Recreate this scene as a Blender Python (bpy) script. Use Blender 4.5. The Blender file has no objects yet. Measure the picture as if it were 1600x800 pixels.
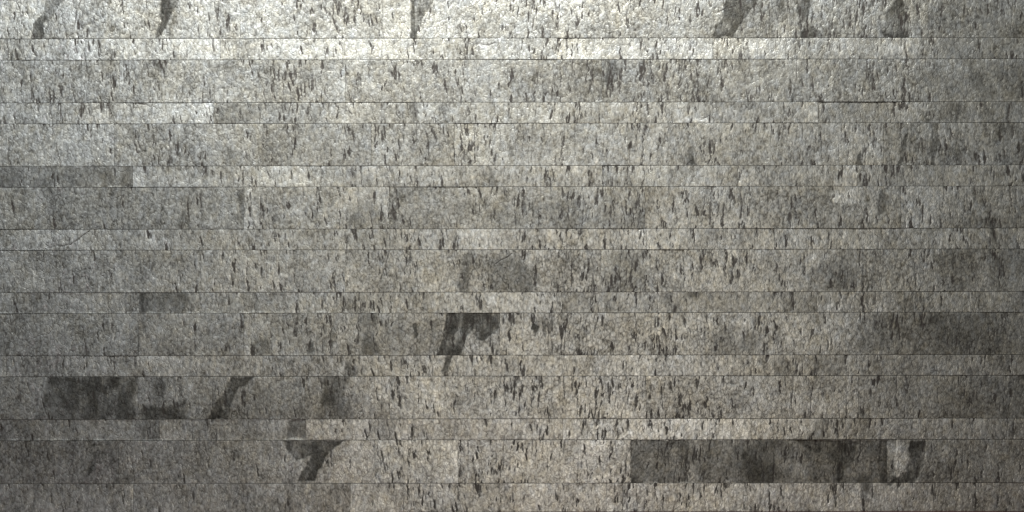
import bpy, math
import numpy as np

# ------------------------------------------------------------------ units
MM = 0.0015                      # the wall is measured in units of 1.5 mm (2.4 m x 1.2 m in view)
BOTTOM = 799.9                   # lower edge of the wall, in those units, counted downwards
def WX(u): return (u - 800.0) * MM
def WZ(v): return (BOTTOM - v) * MM
scene = bpy.context.scene
col = scene.collection

# ------------------------------------------------------------------ camera
cam_d = bpy.data.cameras.new('camera')
cam_d.sensor_width = 36.0
cam_d.lens = 50.0
cam_d.clip_start = 0.05
cam_d.clip_end = 50.0
cam = bpy.data.objects.new('camera', cam_d)
col.objects.link(cam)
cam.location = (0.0, -2.4 * 50 / 36, WZ(400.0))
cam.rotation_euler = (math.radians(90), math.radians(0.082), 0)
scene.camera = cam

# ------------------------------------------------------------------ world + lamps (indoor light, no sky, no sun)
world = bpy.data.worlds.new('World')
scene.world = world
world.use_nodes = True
bg = world.node_tree.nodes['Background']
bg.inputs['Color'].default_value = (0.80, 0.92, 1.0, 1)
bg.inputs['Strength'].default_value = 0.075

def area(name, loc, target, sx, sy, power, colour):
    l = bpy.data.lights.new(name, 'AREA')
    l.shape = 'RECTANGLE'; l.size = sx; l.size_y = sy
    l.energy = power; l.color = colour
    o = bpy.data.objects.new(name, l); col.objects.link(o)
    o.location = loc
    from mathutils import Vector
    o.rotation_euler = (Vector(target) - Vector(loc)).to_track_quat('-Z', 'Y').to_euler()
    return o
# a long cool ceiling lamp in front of the wall's top, an added cool fill up on the left, a warmer room lamp low behind the camera
area('ceiling_lamp', (-0.20, -1.2, 2.25), (-0.1, 0, 1.3), 2.4, 0.3, 108, (0.93, 0.985, 1.0))
area('left_fill', (-1.6, -3.2, 2.2), (-0.6, 0, 1.0), 0.5, 0.8, 21, (0.93, 0.99, 1.0))
area('room_lamp', (0.30, -3.5, 0.25), (0.1, 0, 0.45), 0.9, 0.42, 17, (1.0, 0.958, 0.875))

vs = scene.view_settings
vs.view_transform = 'Standard'; vs.look = 'None'; vs.exposure = 0.0; vs.gamma = 1.0
vs.use_curve_mapping = False

# ------------------------------------------------------------------ materials
def nodes_of(m):
    m.use_nodes = True
    return m.node_tree.nodes, m.node_tree.links

def stone_material():
    m = bpy.data.materials.new('slate_stone')
    N, L = nodes_of(m)
    b = N['Principled BSDF']
    def attr(n):
        a = N.new('ShaderNodeAttribute'); a.attribute_name = n; return a.outputs['Fac']
    def mix(a, bb, fac, mode='MIX'):
        x = N.new('ShaderNodeMix'); x.data_type = 'RGBA'; x.blend_type = mode
        for s, v in ((x.inputs[6], a), (x.inputs[7], bb), (x.inputs[0], fac)):
            if hasattr(v, 'is_linked'): L.new(v, s)
            else: s.default_value = v
        return x.outputs[2]
    def math_(op, a, bb, clamp=False):
        x = N.new('ShaderNodeMath'); x.operation = op; x.use_clamp = clamp
        for s, v in ((x.inputs[0], a), (x.inputs[1], bb)):
            if hasattr(v, 'is_linked'): L.new(v, s)
            else: s.default_value = v
        return x.outputs[0]
    tc = N.new('ShaderNodeTexCoord')
    mp = N.new('ShaderNodeMapping'); mp.inputs['Scale'].default_value = (1, 1, 0.62)
    L.new(tc.outputs['Object'], mp.inputs['Vector'])
    def noise(scale, detail=3, rough=0.6):
        n = N.new('ShaderNodeTexNoise'); n.inputs['Scale'].default_value = scale
        n.inputs['Detail'].default_value = detail; n.inputs['Roughness'].default_value = rough
        L.new(mp.outputs['Vector'], n.inputs['Vector']); return n.outputs['Fac']
    tone = attr('tone'); tint = attr('tint')
    fine = noise(520, 3, 0.6)
    def sharpen(a, lo, hi, amount):
        x = N.new('ShaderNodeMapRange'); x.interpolation_type = 'SMOOTHSTEP'
        L.new(math_('ADD', a, math_('MULTIPLY', math_('SUBTRACT', fine, 0.5), amount)), x.inputs['Value'])
        x.inputs['From Min'].default_value = lo; x.inputs['From Max'].default_value = hi
        return x.outputs['Result']
    fa = attr('fleck')
    fleck = math_('MULTIPLY', sharpen(fa, 0.10, 0.46, 0.42), math_('ADD', 0.26, math_('MULTIPLY', fa, 1.1)), True)
    st0 = attr('stain_shade')
    stain_shade = math_('MULTIPLY', st0, math_('ADD', 0.8, math_('MULTIPLY', fine, 0.4)), True)
    # tone of the mineral, sheared finer by a grain noise
    g = noise(320, 4, 0.65)
    t2 = math_('ADD', tone, math_('MULTIPLY', math_('SUBTRACT', g, 0.5), 0.55))
    # crumbly grains with dark seams between them
    wn = N.new('ShaderNodeTexNoise'); wn.inputs['Scale'].default_value = 130; wn.inputs['Detail'].default_value = 2
    L.new(mp.outputs['Vector'], wn.inputs['Vector'])
    wv = N.new('ShaderNodeVectorMath'); wv.operation = 'MULTIPLY_ADD'
    L.new(wn.outputs['Color'], wv.inputs[0]); wv.inputs[1].default_value = (0.008, 0.008, 0.008); L.new(mp.outputs['Vector'], wv.inputs[2])
    vo = N.new('ShaderNodeTexVoronoi'); vo.feature = 'DISTANCE_TO_EDGE'; vo.inputs['Scale'].default_value = 120
    L.new(wv.outputs[0], vo.inputs['Vector'])
    seam = N.new('ShaderNodeMapRange'); seam.interpolation_type = 'SMOOTHSTEP'
    L.new(vo.outputs['Distance'], seam.inputs['Value'])
    seam.inputs['From Min'].default_value = 0.0; seam.inputs['From Max'].default_value = 0.16
    seam.inputs['To Min'].default_value = 1.0; seam.inputs['To Max'].default_value = 0.0
    seam = math_('MULTIPLY', seam.outputs['Result'], noise(60, 2))
    t2 = math_('SUBTRACT', t2, math_('MULTIPLY', seam, 0.30))
    ramp = N.new('ShaderNodeValToRGB')
    L.new(t2, ramp.inputs[0])
    e = ramp.color_ramp.elements
    e[0].position = 0.0; e[0].color = (0.075, 0.071, 0.062, 1)
    e[1].position = 1.0; e[1].color = (0.68, 0.675, 0.66, 1)
    for p, c in ((0.25, (0.165, 0.160, 0.150)), (0.5, (0.31, 0.305, 0.292)), (0.75, (0.46, 0.455, 0.44))):
        k = e.new(p); k.color = (*c, 1)
    c = ramp.outputs[0]
    # warm and red stone tints; cool light at left is painted into the warm one
    warm = mix(c, (0.972, 0.894, 0.755, 1), 1.0, 'MULTIPLY')
    c = mix(c, warm, math_('MULTIPLY', tint, 1.0, True))
    red = mix(c, (1.0, 0.78, 0.74, 1), 1.0, 'MULTIPLY')
    c = mix(c, red, math_('MULTIPLY', tint, -1.0, True))
    # dark graphite layers, darker stretches and the lower-left shade painted in
    c = mix(c, mix(c, (0.158, 0.154, 0.145, 1), 1.0, 'MULTIPLY'), stain_shade)
    # dark mineral flecks
    c = mix(c, (0.040, 0.033, 0.028, 1), math_('MULTIPLY', fleck, 0.95))
    L.new(c, b.inputs['Base Color'])
    b.inputs['Metallic'].default_value = 0.8
    r = math_('ADD', math_('MULTIPLY', stain_shade, 0.12), math_('MULTIPLY', fleck, 0.2))
    r = math_('ADD', r, math_('ADD', 0.33, math_('MULTIPLY', noise(150, 2), 0.14)))
    L.new(r, b.inputs['Roughness'])
    bump = N.new('ShaderNodeBump'); bump.inputs['Strength'].default_value = 0.44
    bump.inputs['Distance'].default_value = 0.0011
    L.new(math_('SUBTRACT', noise(420, 4, 0.6), math_('MULTIPLY', seam, 0.8)), bump.inputs['Height'])
    L.new(bump.outputs[0], b.inputs['Normal'])
    return m

def plain_material(name, c1, c2, scale, rough):
    m = bpy.data.materials.new(name)
    N, L = nodes_of(m)
    b = N['Principled BSDF']; b.inputs['Roughness'].default_value = rough
    tc = N.new('ShaderNodeTexCoord'); n = N.new('ShaderNodeTexNoise')
    n.inputs['Scale'].default_value = scale; n.inputs['Detail'].default_value = 5
    L.new(tc.outputs['Object'], n.inputs['Vector'])
    r = N.new('ShaderNodeValToRGB'); L.new(n.outputs['Fac'], r.inputs[0])
    r.color_ramp.elements[0].position = 0.35; r.color_ramp.elements[1].position = 0.65
    r.color_ramp.elements[0].color = (*c1, 1); r.color_ramp.elements[1].color = (*c2, 1)
    L.new(r.outputs[0], b.inputs['Base Color'])
    return m

STONE = stone_material()
MORTAR = plain_material('dark_joint_mortar', (0.035, 0.030, 0.025), (0.075, 0.065, 0.055), 60, 0.9)
FLOOR = plain_material('red_brown_floor', (0.035, 0.012, 0.009), (0.075, 0.026, 0.018), 9, 0.35)

# ------------------------------------------------------------------ the course layout of the wall
# course tops (counted down) and the upright joints read along each course; strips are 600 mm long, plus cut ends
EDGES = [-7, 59.6, 93.0, 159.8, 192.6, 258.8, 291.6, 357.4, 390.0, 456.4, 488.8, 555.0, 587.6, 654.4, 687.4, 755.2, BOTTOM]
JOINTS = [
    [376, 648, 983, 1451],
    [345, 535, 871, 1114, 1513],
    [187, 540, 941, 1341],
    [78, 334, 648, 878, 1278],
    [179, 580, 710, 981, 1381],
    [208, 541, 941, 1153, 1340],
    [381, 608, 1008, 1408],
    [175, 410, 714, 1010, 1210, 1575],
    [314, 539, 939, 1069, 1339],
    [217, 608, 878, 1276, 1413],
    [216, 381, 781, 1181, 1500],
    [10, 410, 810, 1210],
    [215, 476, 609, 1009, 1341],
    [78, 249, 477, 879, 1285],
    [185, 585, 715, 985, 1385],
    [208, 547, 947, 973, 1346],
]
LEFT, RIGHT = -64.0, 1664.0

# ------------------------------------------------------------------ marks of the cleft face, with some shade painted in
# dark layers, darker stretches and painted lower-left shade: (polygon, strength, softness)
POLY = [
 ([(75,-10),(107,-10),(80,25),(68,38),(71,60),(50,60),(52,36),(68,20)], .50, 2.5),
 ([(250,-10),(286,-10),(266,25),(258,45),(246,60),(242,60),(252,30)], .50, 2.5),
 ([(322,5),(375,0),(375,56),(345,60),(330,35)], .14, 8),
 ([(280,-5),(370,-5),(350,60),(262,60)], .10, 8),
 ([(648,-10),(684,-10),(672,15),(660,28),(655,45),(651,61),(642,61),(642,-10)], .66, 2),
 ([(1140,-10),(1192,-10),(1172,20),(1152,45),(1147,60),(1113,60),(1118,42),(1130,30)], .68, 2.5),
 ([(1190,-10),(1250,-10),(1250,40),(1242,60),(1145,60),(1162,30)], .34, 6),
 ([(1238,-10),(1268,-10),(1264,35),(1276,46),(1289,60),(1252,60),(1250,30)], .50, 3),
 ([(1392,12),(1409,-8),(1418,20),(1420,60),(1384,60),(1384,22)], .58, 2.5),
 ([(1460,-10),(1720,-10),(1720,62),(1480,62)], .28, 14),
 ([(-110,60),(110,60),(90,94),(-110,94)], .16, 16),
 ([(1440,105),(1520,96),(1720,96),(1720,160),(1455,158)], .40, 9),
 ([(943,94),(960,94),(966,128),(946,132)], .40, 5),
 ([(415,94),(540,94),(540,158),(400,150)], .13, 14),
 ([(334,160),(520,160),(500,193),(334,193)], .26, 10),
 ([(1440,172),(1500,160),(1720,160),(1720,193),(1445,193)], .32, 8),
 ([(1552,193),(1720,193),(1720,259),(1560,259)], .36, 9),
 ([(1478,232),(1510,228),(1512,255),(1482,256)], .24, 6),
 ([(1415,212),(1422,208),(1410,259),(1403,259)], .50, 2),
 ([(1455,193),(1466,193),(1467,225),(1461,259),(1455,259)], .50, 2.5),
 ([(1339,243),(1346,236),(1349,259),(1338,259)], .55, 2),
 ([(1075,232),(1084,226),(1087,258),(1075,258)], .45, 2.5),
 ([(793,233),(801,228),(804,248),(793,247)], .50, 3),
 ([(-110,260),(208,260),(208,292),(-110,292)], .36, 2),
 ([(225,261),(240,262),(246,291),(230,291)], .30, 4),
 ([(941,259),(1090,259),(1050,292),(941,292)], .18, 8),
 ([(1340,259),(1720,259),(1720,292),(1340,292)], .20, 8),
 ([(296,292),(303,292),(292,335),(280,357),(272,350),(288,325)], .32, 4),
 ([(368,300),(381,294),(381,350),(374,340)], .45, 3),
 ([(545,330),(580,312),(602,335),(598,357),(552,357)], .34, 8),
 ([(780,330),(900,310),(1008,320),(1008,357),(780,357)], .20, 12),
 ([(1374,300),(1386,296),(1383,330),(1374,340)], .42, 3),
 ([(1475,345),(1560,338),(1720,330),(1720,357),(1480,357)], .30, 8),
 ([(1545,340),(1554,340),(1560,390),(1553,390)], .34, 3),
 ([(560,357),(610,357),(620,389),(556,389)], .20, 8),
 ([(723,400),(737,396),(733,456),(717,456)], .45, 4),
 ([(756,410),(790,398),(832,420),(835,456),(766,456)], .34, 9),
 ([(940,398),(1000,392),(1004,450),(945,456)], .36, 9),
 ([(1262,430),(1300,402),(1339,392),(1339,456),(1262,456)], .32, 7),
 ([(1462,402),(1520,390),(1720,390),(1720,456),(1455,456)], .30, 9),
 ([(217,457),(285,457),(298,470),(290,488),(217,488)], .38, 5),
 ([(878,457),(1276,457),(1276,488),(878,488)], .16, 2),
 ([(1072,458),(1098,458),(1085,474)], .34, 5),
 ([(1413,457),(1720,457),(1720,488),(1413,488)], .16, 6),
 ([(557,490),(592,490),(586,520),(590,555),(566,555),(570,520)], .40, 5),
 ([(592,505),(690,500),(690,555),(592,555)], .16, 8),
 ([(645,508),(651,505),(654,526),(648,530)], .60, 2),
 ([(699,489),(781,489),(781,511),(766,524),(756,531),(745,530),(737,514),(728,525),(722,545),(718,555),(683,555),(692,525),(697,505)], .58, 2),
 ([(706,555),(698,579),(689,581),(699,556)], .55, 2.5),
 ([(834,503),(838,509),(843,511),(839,518),(836,526),(834,516),(830,514)], .62, 1.8),
 ([(852,502),(855,510),(853,527),(850,516)], .60, 1.8),
 ([(1115,525),(1150,512),(1182,520),(1180,555),(1113,555)], .34, 7),
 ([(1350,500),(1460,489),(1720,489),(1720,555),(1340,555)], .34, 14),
 ([(1455,492),(1565,490),(1560,555),(1470,555)], .22, 8),
 ([(398,530),(420,528),(424,555),(395,555)], .36, 4),
 ([(478,538),(490,534),(493,550),(480,552)], .45, 3),
 ([(1210,556),(1225,556),(1240,587),(1210,587)], .32, 5),
 ([(1225,556),(1720,556),(1720,587),(1240,587)], .16, 8),
 ([(540,566),(560,572),(558,588),(544,588)], .36, 4),
 ([(78,588),(213,588),(213,655),(58,655),(66,622)], .58, 4),
 ([(110,620),(212,630),(212,655),(70,655)], .26, 7),
 ([(222,632),(250,640),(288,622),(292,655),(219,655)], .68, 4),
 ([(230,588),(260,590),(256,632),(240,636)], .40, 7),
 ([(403,588),(372,605),(360,630),(354,655),(322,655),(342,622),(362,590)], .56, 3),
 ([(505,588),(545,588),(538,620),(537,655),(492,655),(502,620)], .46, 4),
 ([(400,592),(500,592),(490,655),(378,655)], .18, 9),
 ([(575,630),(610,625),(608,655),(572,655)], .26, 6),
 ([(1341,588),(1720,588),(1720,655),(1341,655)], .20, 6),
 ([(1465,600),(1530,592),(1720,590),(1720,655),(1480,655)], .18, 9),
 ([(452,655),(477,655),(477,687),(448,687)], .38, 3),
 ([(215,660),(250,660),(250,687),(215,687)], .22, 5),
 ([(576,660),(620,658),(612,687),(574,687)], .24, 4),
 ([(1278,655),(1290,655),(1288,687),(1245,686),(1270,676)], .32, 4),
 ([(143,710),(151,706),(147,730),(137,746),(138,728)], .45, 3),
 ([(178,722),(190,728),(205,748),(200,756),(174,756)], .34, 5),
 ([(445,688),(538,688),(516,705),(501,724),(490,752),(464,752),(480,725),(486,712),(472,716),(462,719),(447,702)], .56, 2.5),
 ([(985,688),(1400,688),(1400,755),(985,755)], .38, 1.2),
 ([(1158,705),(1180,692),(1206,694),(1212,755),(1172,755)], .56, 6),
 ([(1206,700),(1255,712),(1250,755),(1206,755)], .22, 9),
 ([(1236,688),(1340,690),(1336,720),(1320,736),(1312,755),(1308,755),(1306,726),(1292,708),(1268,706)], .46, 2.5),
 ([(1376,690),(1387,690),(1386,755),(1376,755)], .42, 3),
 ([(1330,745),(1380,740),(1380,755),(1320,755)], .40, 4),
 ([(1425,690),(1446,690),(1444,730),(1432,748),(1428,755),(1390,755),(1398,747),(1416,738)], .60, 2.5),
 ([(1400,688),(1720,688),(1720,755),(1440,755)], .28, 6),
 ([(608,292),(1008,292),(1008,357),(620,357)], .14, 8),
 ([(410,200),(580,193),(580,259),(400,259)], .14, 9),
 ([(1114,94),(1440,94),(1440,160),(1114,160)], .12, 12),
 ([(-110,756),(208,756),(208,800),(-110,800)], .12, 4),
 ([(985,-10),(1460,-10),(1460,60),(1000,60)], .16, 12),
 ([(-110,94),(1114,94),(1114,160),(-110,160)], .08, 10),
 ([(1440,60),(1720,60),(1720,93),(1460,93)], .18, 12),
 ([(1278,160),(1440,160),(1440,193),(1278,193)], .14, 4),
 ([(-110,457),(608,457),(608,488),(-110,488)], .12, 3),  # left strips from here: darker stone, with the diagonal light falloff painted in
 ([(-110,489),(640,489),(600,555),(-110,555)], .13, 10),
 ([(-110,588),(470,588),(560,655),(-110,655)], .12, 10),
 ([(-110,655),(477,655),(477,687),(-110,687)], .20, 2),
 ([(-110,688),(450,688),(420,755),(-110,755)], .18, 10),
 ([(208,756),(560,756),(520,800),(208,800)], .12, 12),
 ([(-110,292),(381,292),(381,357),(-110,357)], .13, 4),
 ([(1285,655),(1720,655),(1720,687),(1285,687)], .12, 12),
 ([(1346,756),(1360,756),(1356,780),(1346,790)], .34, 4),
 ([(1380,756),(1396,756),(1388,763)], .45, 2),
]
# lighter places (polygon, strength, softness)
PALE = [
 ([(1298,300),(1335,296),(1345,312),(1330,322),(1302,316)], .55, 5),
 ([(1388,692),(1422,690),(1421,720),(1408,744),(1388,742)], .40, 3),
 ([(1050,190),(1088,186),(1112,186),(1118,192)], .5, 2),
 ([(750,70),(772,72),(778,92),(742,92)], .25, 4),
 ([(710,520),(720,512),(724,525),(712,535)], .35, 3),
 ([(208,260),(480,260),(480,292),(208,292)], .16, 3),
 ([(477,655),(1285,655),(1285,687),(477,687)], .22, 3),
 ([(545,688),(985,688),(985,755),(510,755)], .26, 4),
 ([(580,588),(1009,588),(1009,655),(570,655)], .16, 10),
 ([(600,756),(1346,756),(1346,800),(580,800)], .20, 10),
 ([(200,60),(1440,60),(1420,93),(180,93)], .09, 14),
 ([(430,-10),(640,-10),(640,60),(430,60)], .12, 12),
 ([(0,-10),(60,-10),(50,60),(0,60)], .12, 12),
 ([(400,60),(640,60),(640,93),(400,93)], .10, 8),
 ([(1114,60),(1420,60),(1420,93),(1114,93)], .12, 10),
 ([(1300,160),(1278,160),(1255,193),(1278,193)], .2, 3),
 ([(870,60),(1040,60),(1040,93),(870,93)], .14, 8),
 ([(800,357),(1060,357),(1050,390),(800,390)], .10, 12),
]
# cracks and layer lines: (polyline, width, strength)
LINES = [
 ([(129,-10),(121,22),(114,42),(110,60)], 1.1, .55),
 ([(736,92),(739,74),(749,66),(757,70),(766,70),(776,66),(783,80),(786,92)], 2.0, .42),
 ([(650,60),(660,78),(668,92)], 1.4, .4),
 ([(205,160),(222,161),(236,166)], 1.0, .6),
 ([(85,180),(100,172),(115,166)], 0.8, .35),
 ([(203,200),(210,222),(215,238)], 1.8, .55),
 ([(213,212),(222,236)], 1.6, .5),
 ([(75,386),(92,384),(110,381),(124,370),(140,360)], 1.2, .62),
 ([(540,160),(548,178)], 1.0, .5),
 ([(1096,188),(1110,178),(1118,192)], 1.0, .5),
 ([(1310,366),(1320,380),(1322,388)], 0.9, .5),
 ([(1366,366),(1386,380)], 0.9, .45),
 ([(607,392),(602,420),(594,436)], 1.4, .5),
 ([(650,402),(649,430),(652,456)], 1.0, .45),
 ([(800,396),(786,404),(773,412)], 1.4, .5),
 ([(722,489),(740,500),(748,507),(760,503),(778,505)], 1.0, .4),
 ([(1260,268),(1264,282),(1268,290)], 1.0, .5),
 ([(700,200),(711,228),(712,258)], 1.1, .55),
 ([(862,100),(868,128),(869,152)], 1.0, .5),
 ([(575,682),(580,666),(588,656)], 0.9, .45),
 ([(973,756),(974,784),(972,798)], 1.0, .6),
 ([(1245,292),(1243,258)], .9, .3),
 ([(1518,280),(1523,290),(1524,310)], 2.0, .6),
 ([(1380,742),(1388,760)], 1.0, .4),
 ([(735,392),(742,410),(736,430),(726,456)], 1.1, .55),
 ([(742,410),(756,418),(768,436)], 0.9, .5),
 ([(770,412),(778,430),(792,444),(800,456)], 1.0, .5),
 ([(708,490),(700,520),(690,552)], 1.2, .5),
 ([(1120,20),(1150,10),(1160,-8)], 1.0, .5),
 ([(40,530),(75,520),(95,495),(103,489)], 0.9, .4),
]

rng = np.random.default_rng(20)
STEP = 1.12

def field(h, w, sy, sx, r=rng):
    """smooth random relief, correlation lengths sy, sx in wall units"""
    pad = int(3 * max(sy, sx) / STEP) + 2
    H, W = h + pad, w + pad
    n = r.standard_normal((H, W))
    fy = np.fft.fftfreq(H)[:, None]; fx = np.fft.rfftfreq(W)[None, :]
    k = np.exp(-2 * np.pi ** 2 * ((fy * sy / STEP) ** 2 + (fx * sx / STEP) ** 2))
    out = np.fft.irfft2(np.fft.rfft2(n) * k, s=(H, W))[:h, :w]
    return (out - out.mean()) / (out.std() + 1e-9)

def sstep(a, b, x):
    t = np.clip((x - a) / (b - a), 0, 1); return t * t * (3 - 2 * t)

def poly_sd(pts, X, Y):
    """signed distance to a polygon (negative inside)"""
    d = np.full(X.shape, 1e9); inside = np.zeros(X.shape, bool)
    n = len(pts)
    for i in range(n):
        ax, ay = pts[i]; bx, by = pts[(i + 1) % n]
        ex, ey = bx - ax, by - ay
        t = np.clip(((X - ax) * ex + (Y - ay) * ey) / (ex * ex + ey * ey + 1e-9), 0, 1)
        d = np.minimum(d, np.hypot(X - ax - t * ex, Y - ay - t * ey))
        if abs(ey) > 1e-9:
            c = ((ay > Y) != (by > Y)) & (X < ex * (Y - ay) / ey + ax)
            inside ^= c
    return np.where(inside, -d, d)

def line_d(pts, X, Y):
    d = np.full(X.shape, 1e9)
    for (ax, ay), (bx, by) in zip(pts[:-1], pts[1:]):
        ex, ey = bx - ax, by - ay
        t = np.clip(((X - ax) * ex + (Y - ay) * ey) / (ex * ex + ey * ey), 0, 1)
        d = np.minimum(d, np.hypot(X - ax - t * ex, Y - ay - t * ey))
    return d

def overlaps(pts, x0, x1, y0, y1, m=6):
    xs = [p[0] for p in pts]; ys = [p[1] for p in pts]
    return max(xs) > x0 - m and min(xs) < x1 + m and max(ys) > y0 - m and min(ys) < y1 + m

def fleck_density(x, y):
    d = 0.75 + 0.5 * math.exp(-((x - 850) / 420) ** 2)
    d *= 1 - 0.2 * max(0, (y - 450) / 350)
    if x - (y - 200) * 0.65 < 200 and y > 200: d *= 0.42
    return d

# ------------------------------------------------------------------ structure
def mesh_obj(name, verts, faces, mat, parent=None):
    me = bpy.data.meshes.new(name); me.from_pydata(verts, [], faces); me.update()
    me.materials.append(mat)
    o = bpy.data.objects.new(name, me); col.objects.link(o); o.parent = parent
    return o

def box(x0, x1, y0, y1, z0, z1):
    v = [(x, y, z) for z in (z0, z1) for y in (y0, y1) for x in (x0, x1)]
    f = [(0, 2, 3, 1), (4, 5, 7, 6), (0, 1, 5, 4), (2, 6, 7, 3), (0, 4, 6, 2), (1, 3, 7, 5)]
    return v, f

floor = mesh_obj('floor', *box(WX(-1200), WX(2800), -1.6, 0.06, -0.03, 0.0), FLOOR)
floor['kind'] = 'structure'

wall = bpy.data.objects.new('stone_cladding', None)
col.objects.link(wall)
wall['label'] = 'grey slate wall cladding of long cleft stone strips with thin joints'
wall['category'] = 'wall cladding'
mesh_obj('backing_board', *box(WX(LEFT) + .001, WX(RIGHT) - .001, 0.0045, 0.045, 0.0005, WZ(EDGES[0]) - .001), MORTAR, wall)

# ------------------------------------------------------------------ the stone strips
def build_tile(course, x0, x1, y0, y1, narrow):
    g = 0.30 + 0.14 * rng.random()                   # half of the joint
    ax0, ax1, ay0, ay1 = x0 + g * .6, x1 - g * .6, y0 + g, y1 - g
    nx = max(4, int(round((ax1 - ax0) / STEP)) + 1); ny = max(4, int(round((ay1 - ay0) / STEP)) + 1)
    xs = np.linspace(ax0, ax1, nx); ys = np.linspace(ay0, ay1, ny)
    X, Y = np.meshgrid(xs, ys)
    left = np.clip((520 - X + (Y - 400) * 0.3) / 520, 0, 1)

    # relief in mm (towards the viewer positive)
    st = 1.5 if narrow else 1.12
    gr = field(ny, nx, 1.15 * st, 1.0); gr2 = field(ny, nx, 2.7 * st, 2.1); und = field(ny, nx, 26, 20); big = field(ny, nx, 50, 70)
    ridge = 1 - np.abs(field(ny, nx, 10 * st, 3.0))
    hgt = 0.060 * gr + 0.105 * gr2 + 0.28 * und + 0.32 * big + (0.07 + 0.07 * left) * ridge
    # strips are not perfectly coplanar
    tx, ty = rng.normal(0, 0.0030), rng.normal(0, 0.008)
    hgt = hgt + ((X - (x0 + x1) / 2) * tx + (Y - (y0 + y1) / 2) * ty) * 1.5 + rng.normal(0, 0.30)

    # mineral tone
    tt = rng.normal(0, 0.028) + (0.05 if narrow else 0)
    tone = 0.56 + tt + 0.075 * field(ny, nx, 0.9 * st, 0.8) + 0.045 * gr2 + 0.055 * gr + 0.045 * field(ny, nx, 16, 11) + 0.02 * field(ny, nx, 6, 5) + 0.035 * field(ny, nx, 40, 70)
    tint = 0.54 - 0.40 * left + 0.09 * field(ny, nx, 22, 26) + 0.13 * field(ny, nx, 3, 2.2)  # less warm to the left: the cooler light there is put into the tint

    # dark layers, painted lower-left shade and pale places, with torn edges
    wx = 1.5 * field(ny, nx, 5, 4) + 0.6 * field(ny, nx, 1.8, 1.6); wy = 1.5 * field(ny, nx, 5, 4)
    patchy = 1 + 0.19 * field(ny, nx, 7, 6) + 0.12 * gr2
    stain_shade = np.zeros_like(X)
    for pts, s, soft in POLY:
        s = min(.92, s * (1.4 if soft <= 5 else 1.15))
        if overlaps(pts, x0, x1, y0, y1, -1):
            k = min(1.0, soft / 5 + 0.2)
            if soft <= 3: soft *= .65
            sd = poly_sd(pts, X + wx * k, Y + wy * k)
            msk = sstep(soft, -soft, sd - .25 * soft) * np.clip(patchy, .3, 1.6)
            stain_shade = 1 - (1 - stain_shade) * (1 - np.clip(s * msk, 0, .95))
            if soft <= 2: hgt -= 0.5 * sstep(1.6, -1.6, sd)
    for pts, s, soft in PALE:
        if overlaps(pts, x0, x1, y0, y1, -1):
            sd = poly_sd(pts, X + wx, Y + wy)
            tone += 0.5 * s * sstep(soft, -soft, sd); stain_shade *= 1 - s * sstep(soft, -soft, sd)

    # dark mineral flecks and pits, all running up and down the cleft
    fleck = np.zeros_like(X)
    clus = field(ny, nx, 24, 20)
    n = int((x1 - x0) * (y1 - y0) / 76 * rng.uniform(0.75, 1.25))
    def strand(fx, fy, hh, hw, s, slope):
        j0, j1 = np.searchsorted(ys, [fy - hh, fy + hh]); i0, i1 = np.searchsorted(xs, [fx - 8, fx + 8])
        if j1 <= j0 or i1 <= i0: return
        xx = X[j0:j1, i0:i1]; yy = Y[j0:j1, i0:i1]; t = (yy - fy) / hh
        kn = np.linspace(fy - hh, fy + hh, max(5, int(hh / 1.6)))
        wob = np.interp(yy[:, 0], kn, rng.normal(0, .55, len(kn)))[:, None]
        wd = hw * np.interp(yy[:, 0], kn, rng.uniform(.3, 1.3, len(kn)))[:, None] * np.sqrt(np.clip(1 - t * t, 0, 1)) + .15
        q = np.abs(xx - fx - slope * (yy - fy) - wob) / (wd * 1.02)
        mk = sstep(1.5, .5, q) * s * np.clip(1 - t ** 4, 0, 1)
        fleck[j0:j1, i0:i1] = np.maximum(fleck[j0:j1, i0:i1], mk)
    for _ in range(n):
        fx, fy = rng.uniform(ax0, ax1), rng.uniform(ay0 - 4, ay1 + 4)
        ci = clus[min(ny - 1, max(0, int((fy - ay0) / STEP))), min(nx - 1, int((fx - ax0) / STEP))]
        if rng.random() > 0.55 * fleck_density(fx, fy) * (1 + 0.6 * ci): continue
        u = rng.random()
        slope = rng.normal(0.10 if fx < 760 else -0.02, 0.09)
        if u < 0.48:   strand(fx, fy, rng.uniform(2.5, 7), rng.uniform(.5, 1.1), rng.uniform(.2, .85), slope)
        elif u < 0.76: strand(fx, fy, rng.uniform(5, 11), rng.uniform(.7, 1.7), rng.uniform(.3, 1), slope)
        elif u < 0.88:                                   # a bundle of strands
            for q_ in range(rng.integers(2, 5)):
                strand(fx + rng.normal(0, 1.7), fy + rng.normal(0, 5), rng.uniform(4, 12), rng.uniform(.8, 1.6), rng.uniform(.5, 1), slope)
        else:          strand(fx, fy, rng.uniform(12, 34) if not narrow else rng.uniform(8, 18), rng.uniform(.4, .8), rng.uniform(.3, .8), slope)
    for pts, w, s in LINES:
        if overlaps(pts, x0, x1, y0, y1, 0):
            d = line_d(pts, X + .6 * wx, Y + .4 * wy)
            fleck = np.maximum(fleck, min(1, 1.3 * s) * sstep(w * 1.4, w * .3, d) * np.clip(.8 + .3 * gr2, .2, 1))
    halo = field(ny, nx, 9, 3)
    stain_shade = np.clip(stain_shade + 0.20 * sstep(1.0, 2.2, halo), 0, 1)
    hgt -= 0.55 * fleck
    fleck = np.clip(fleck * (0.85 + 0.15 * gr), 0, 1)

    # cut arrises, a little chipped
    ed = np.minimum(np.minimum(X - ax0, ax1 - X), np.minimum(Y - ay0, ay1 - Y))
    chip = np.clip(1.0 + 0.8 * field(ny, nx, 7, 7), .15, 3)
    hgt -= 0.08 * chip * sstep(1.6, 0, ed)
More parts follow.
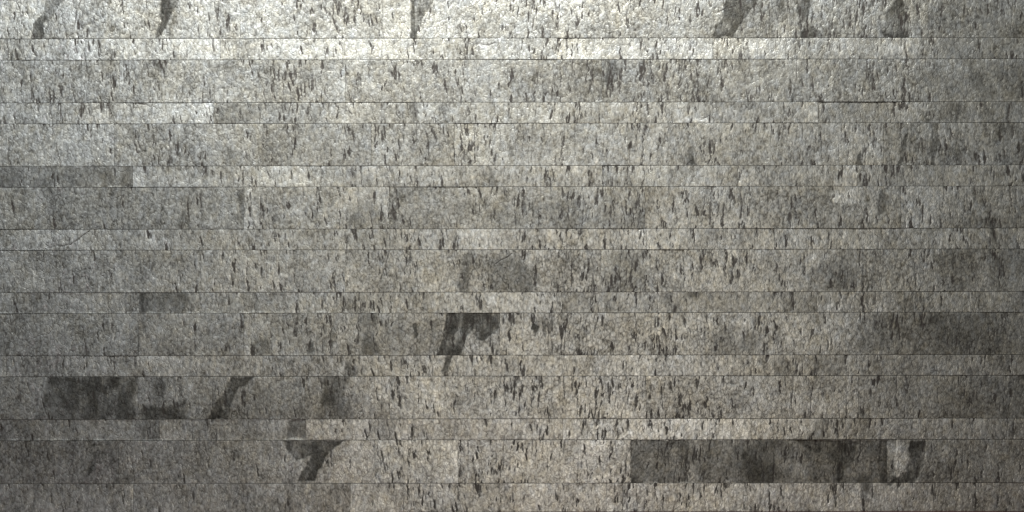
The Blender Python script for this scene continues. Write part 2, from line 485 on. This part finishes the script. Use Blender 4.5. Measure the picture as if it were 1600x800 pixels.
    hgt = np.clip(hgt, -2.6, 2.2)

    # mesh: cleft face + four sawn sides
    co = np.empty((ny, nx, 3)); co[..., 0] = (X - 800) * MM; co[..., 2] = (BOTTOM - Y) * MM; co[..., 1] = -hgt * 0.001
    idx = np.arange(ny * nx).reshape(ny, nx)
    quads = np.stack([idx[1:, :-1], idx[1:, 1:], idx[:-1, 1:], idx[:-1, :-1]], -1).reshape(-1, 4)
    rim = np.concatenate([idx[0, :-1], idx[:-1, -1], idx[-1, :0:-1], idx[:0:-1, 0]])      # clockwise seen from the front
    nr = len(rim); base = ny * nx
    flat = co.reshape(-1, 3)
    fr = flat[rim]; bk = fr.copy(); bk[:, 1] = 0.0058
    a = base + np.arange(nr); b = base + (np.arange(nr) + 1) % nr
    sides = np.stack([a, b, b + nr, a + nr], -1)
    V = np.concatenate([flat, fr, bk]); F = np.concatenate([quads, sides])
    cx, cz = WX((x0 + x1) / 2), WZ(y1)
    V = V - np.array([cx, 0, cz])
    me = bpy.data.meshes.new('stone_strip')
    me.vertices.add(len(V)); me.vertices.foreach_set('co', V.astype(np.float32).ravel())
    me.loops.add(F.size); me.loops.foreach_set('vertex_index', F.astype(np.int32).ravel())
    me.polygons.add(len(F)); me.polygons.foreach_set('loop_start', np.arange(0, F.size, 4, dtype=np.int32))
    me.update(calc_edges=True)
    me.polygons.foreach_set('use_smooth', np.concatenate([np.ones(len(quads), bool), np.zeros(len(sides), bool)]))
    for nm, arr in (('tone', tone), ('stain_shade', stain_shade), ('fleck', fleck), ('tint', tint)):
        f = arr.ravel(); full = np.concatenate([f, f[rim], f[rim]]).astype(np.float32)
        at = me.attributes.new(nm, 'FLOAT', 'POINT'); at.data.foreach_set('value', full)
    me.materials.append(STONE)
    o = bpy.data.objects.new('stone_strip', me); col.objects.link(o)
    o.parent = wall; o.location = (cx, 0, cz)
    return o

for c in range(len(EDGES) - 1):
    xs_ = [LEFT] + [j for j in JOINTS[c] if LEFT < j < RIGHT] + [RIGHT]
    for xa, xb in zip(xs_[:-1], xs_[1:]):
        build_tile(c, xa, xb, EDGES[c], EDGES[c + 1], EDGES[c + 1] - EDGES[c] < 50)
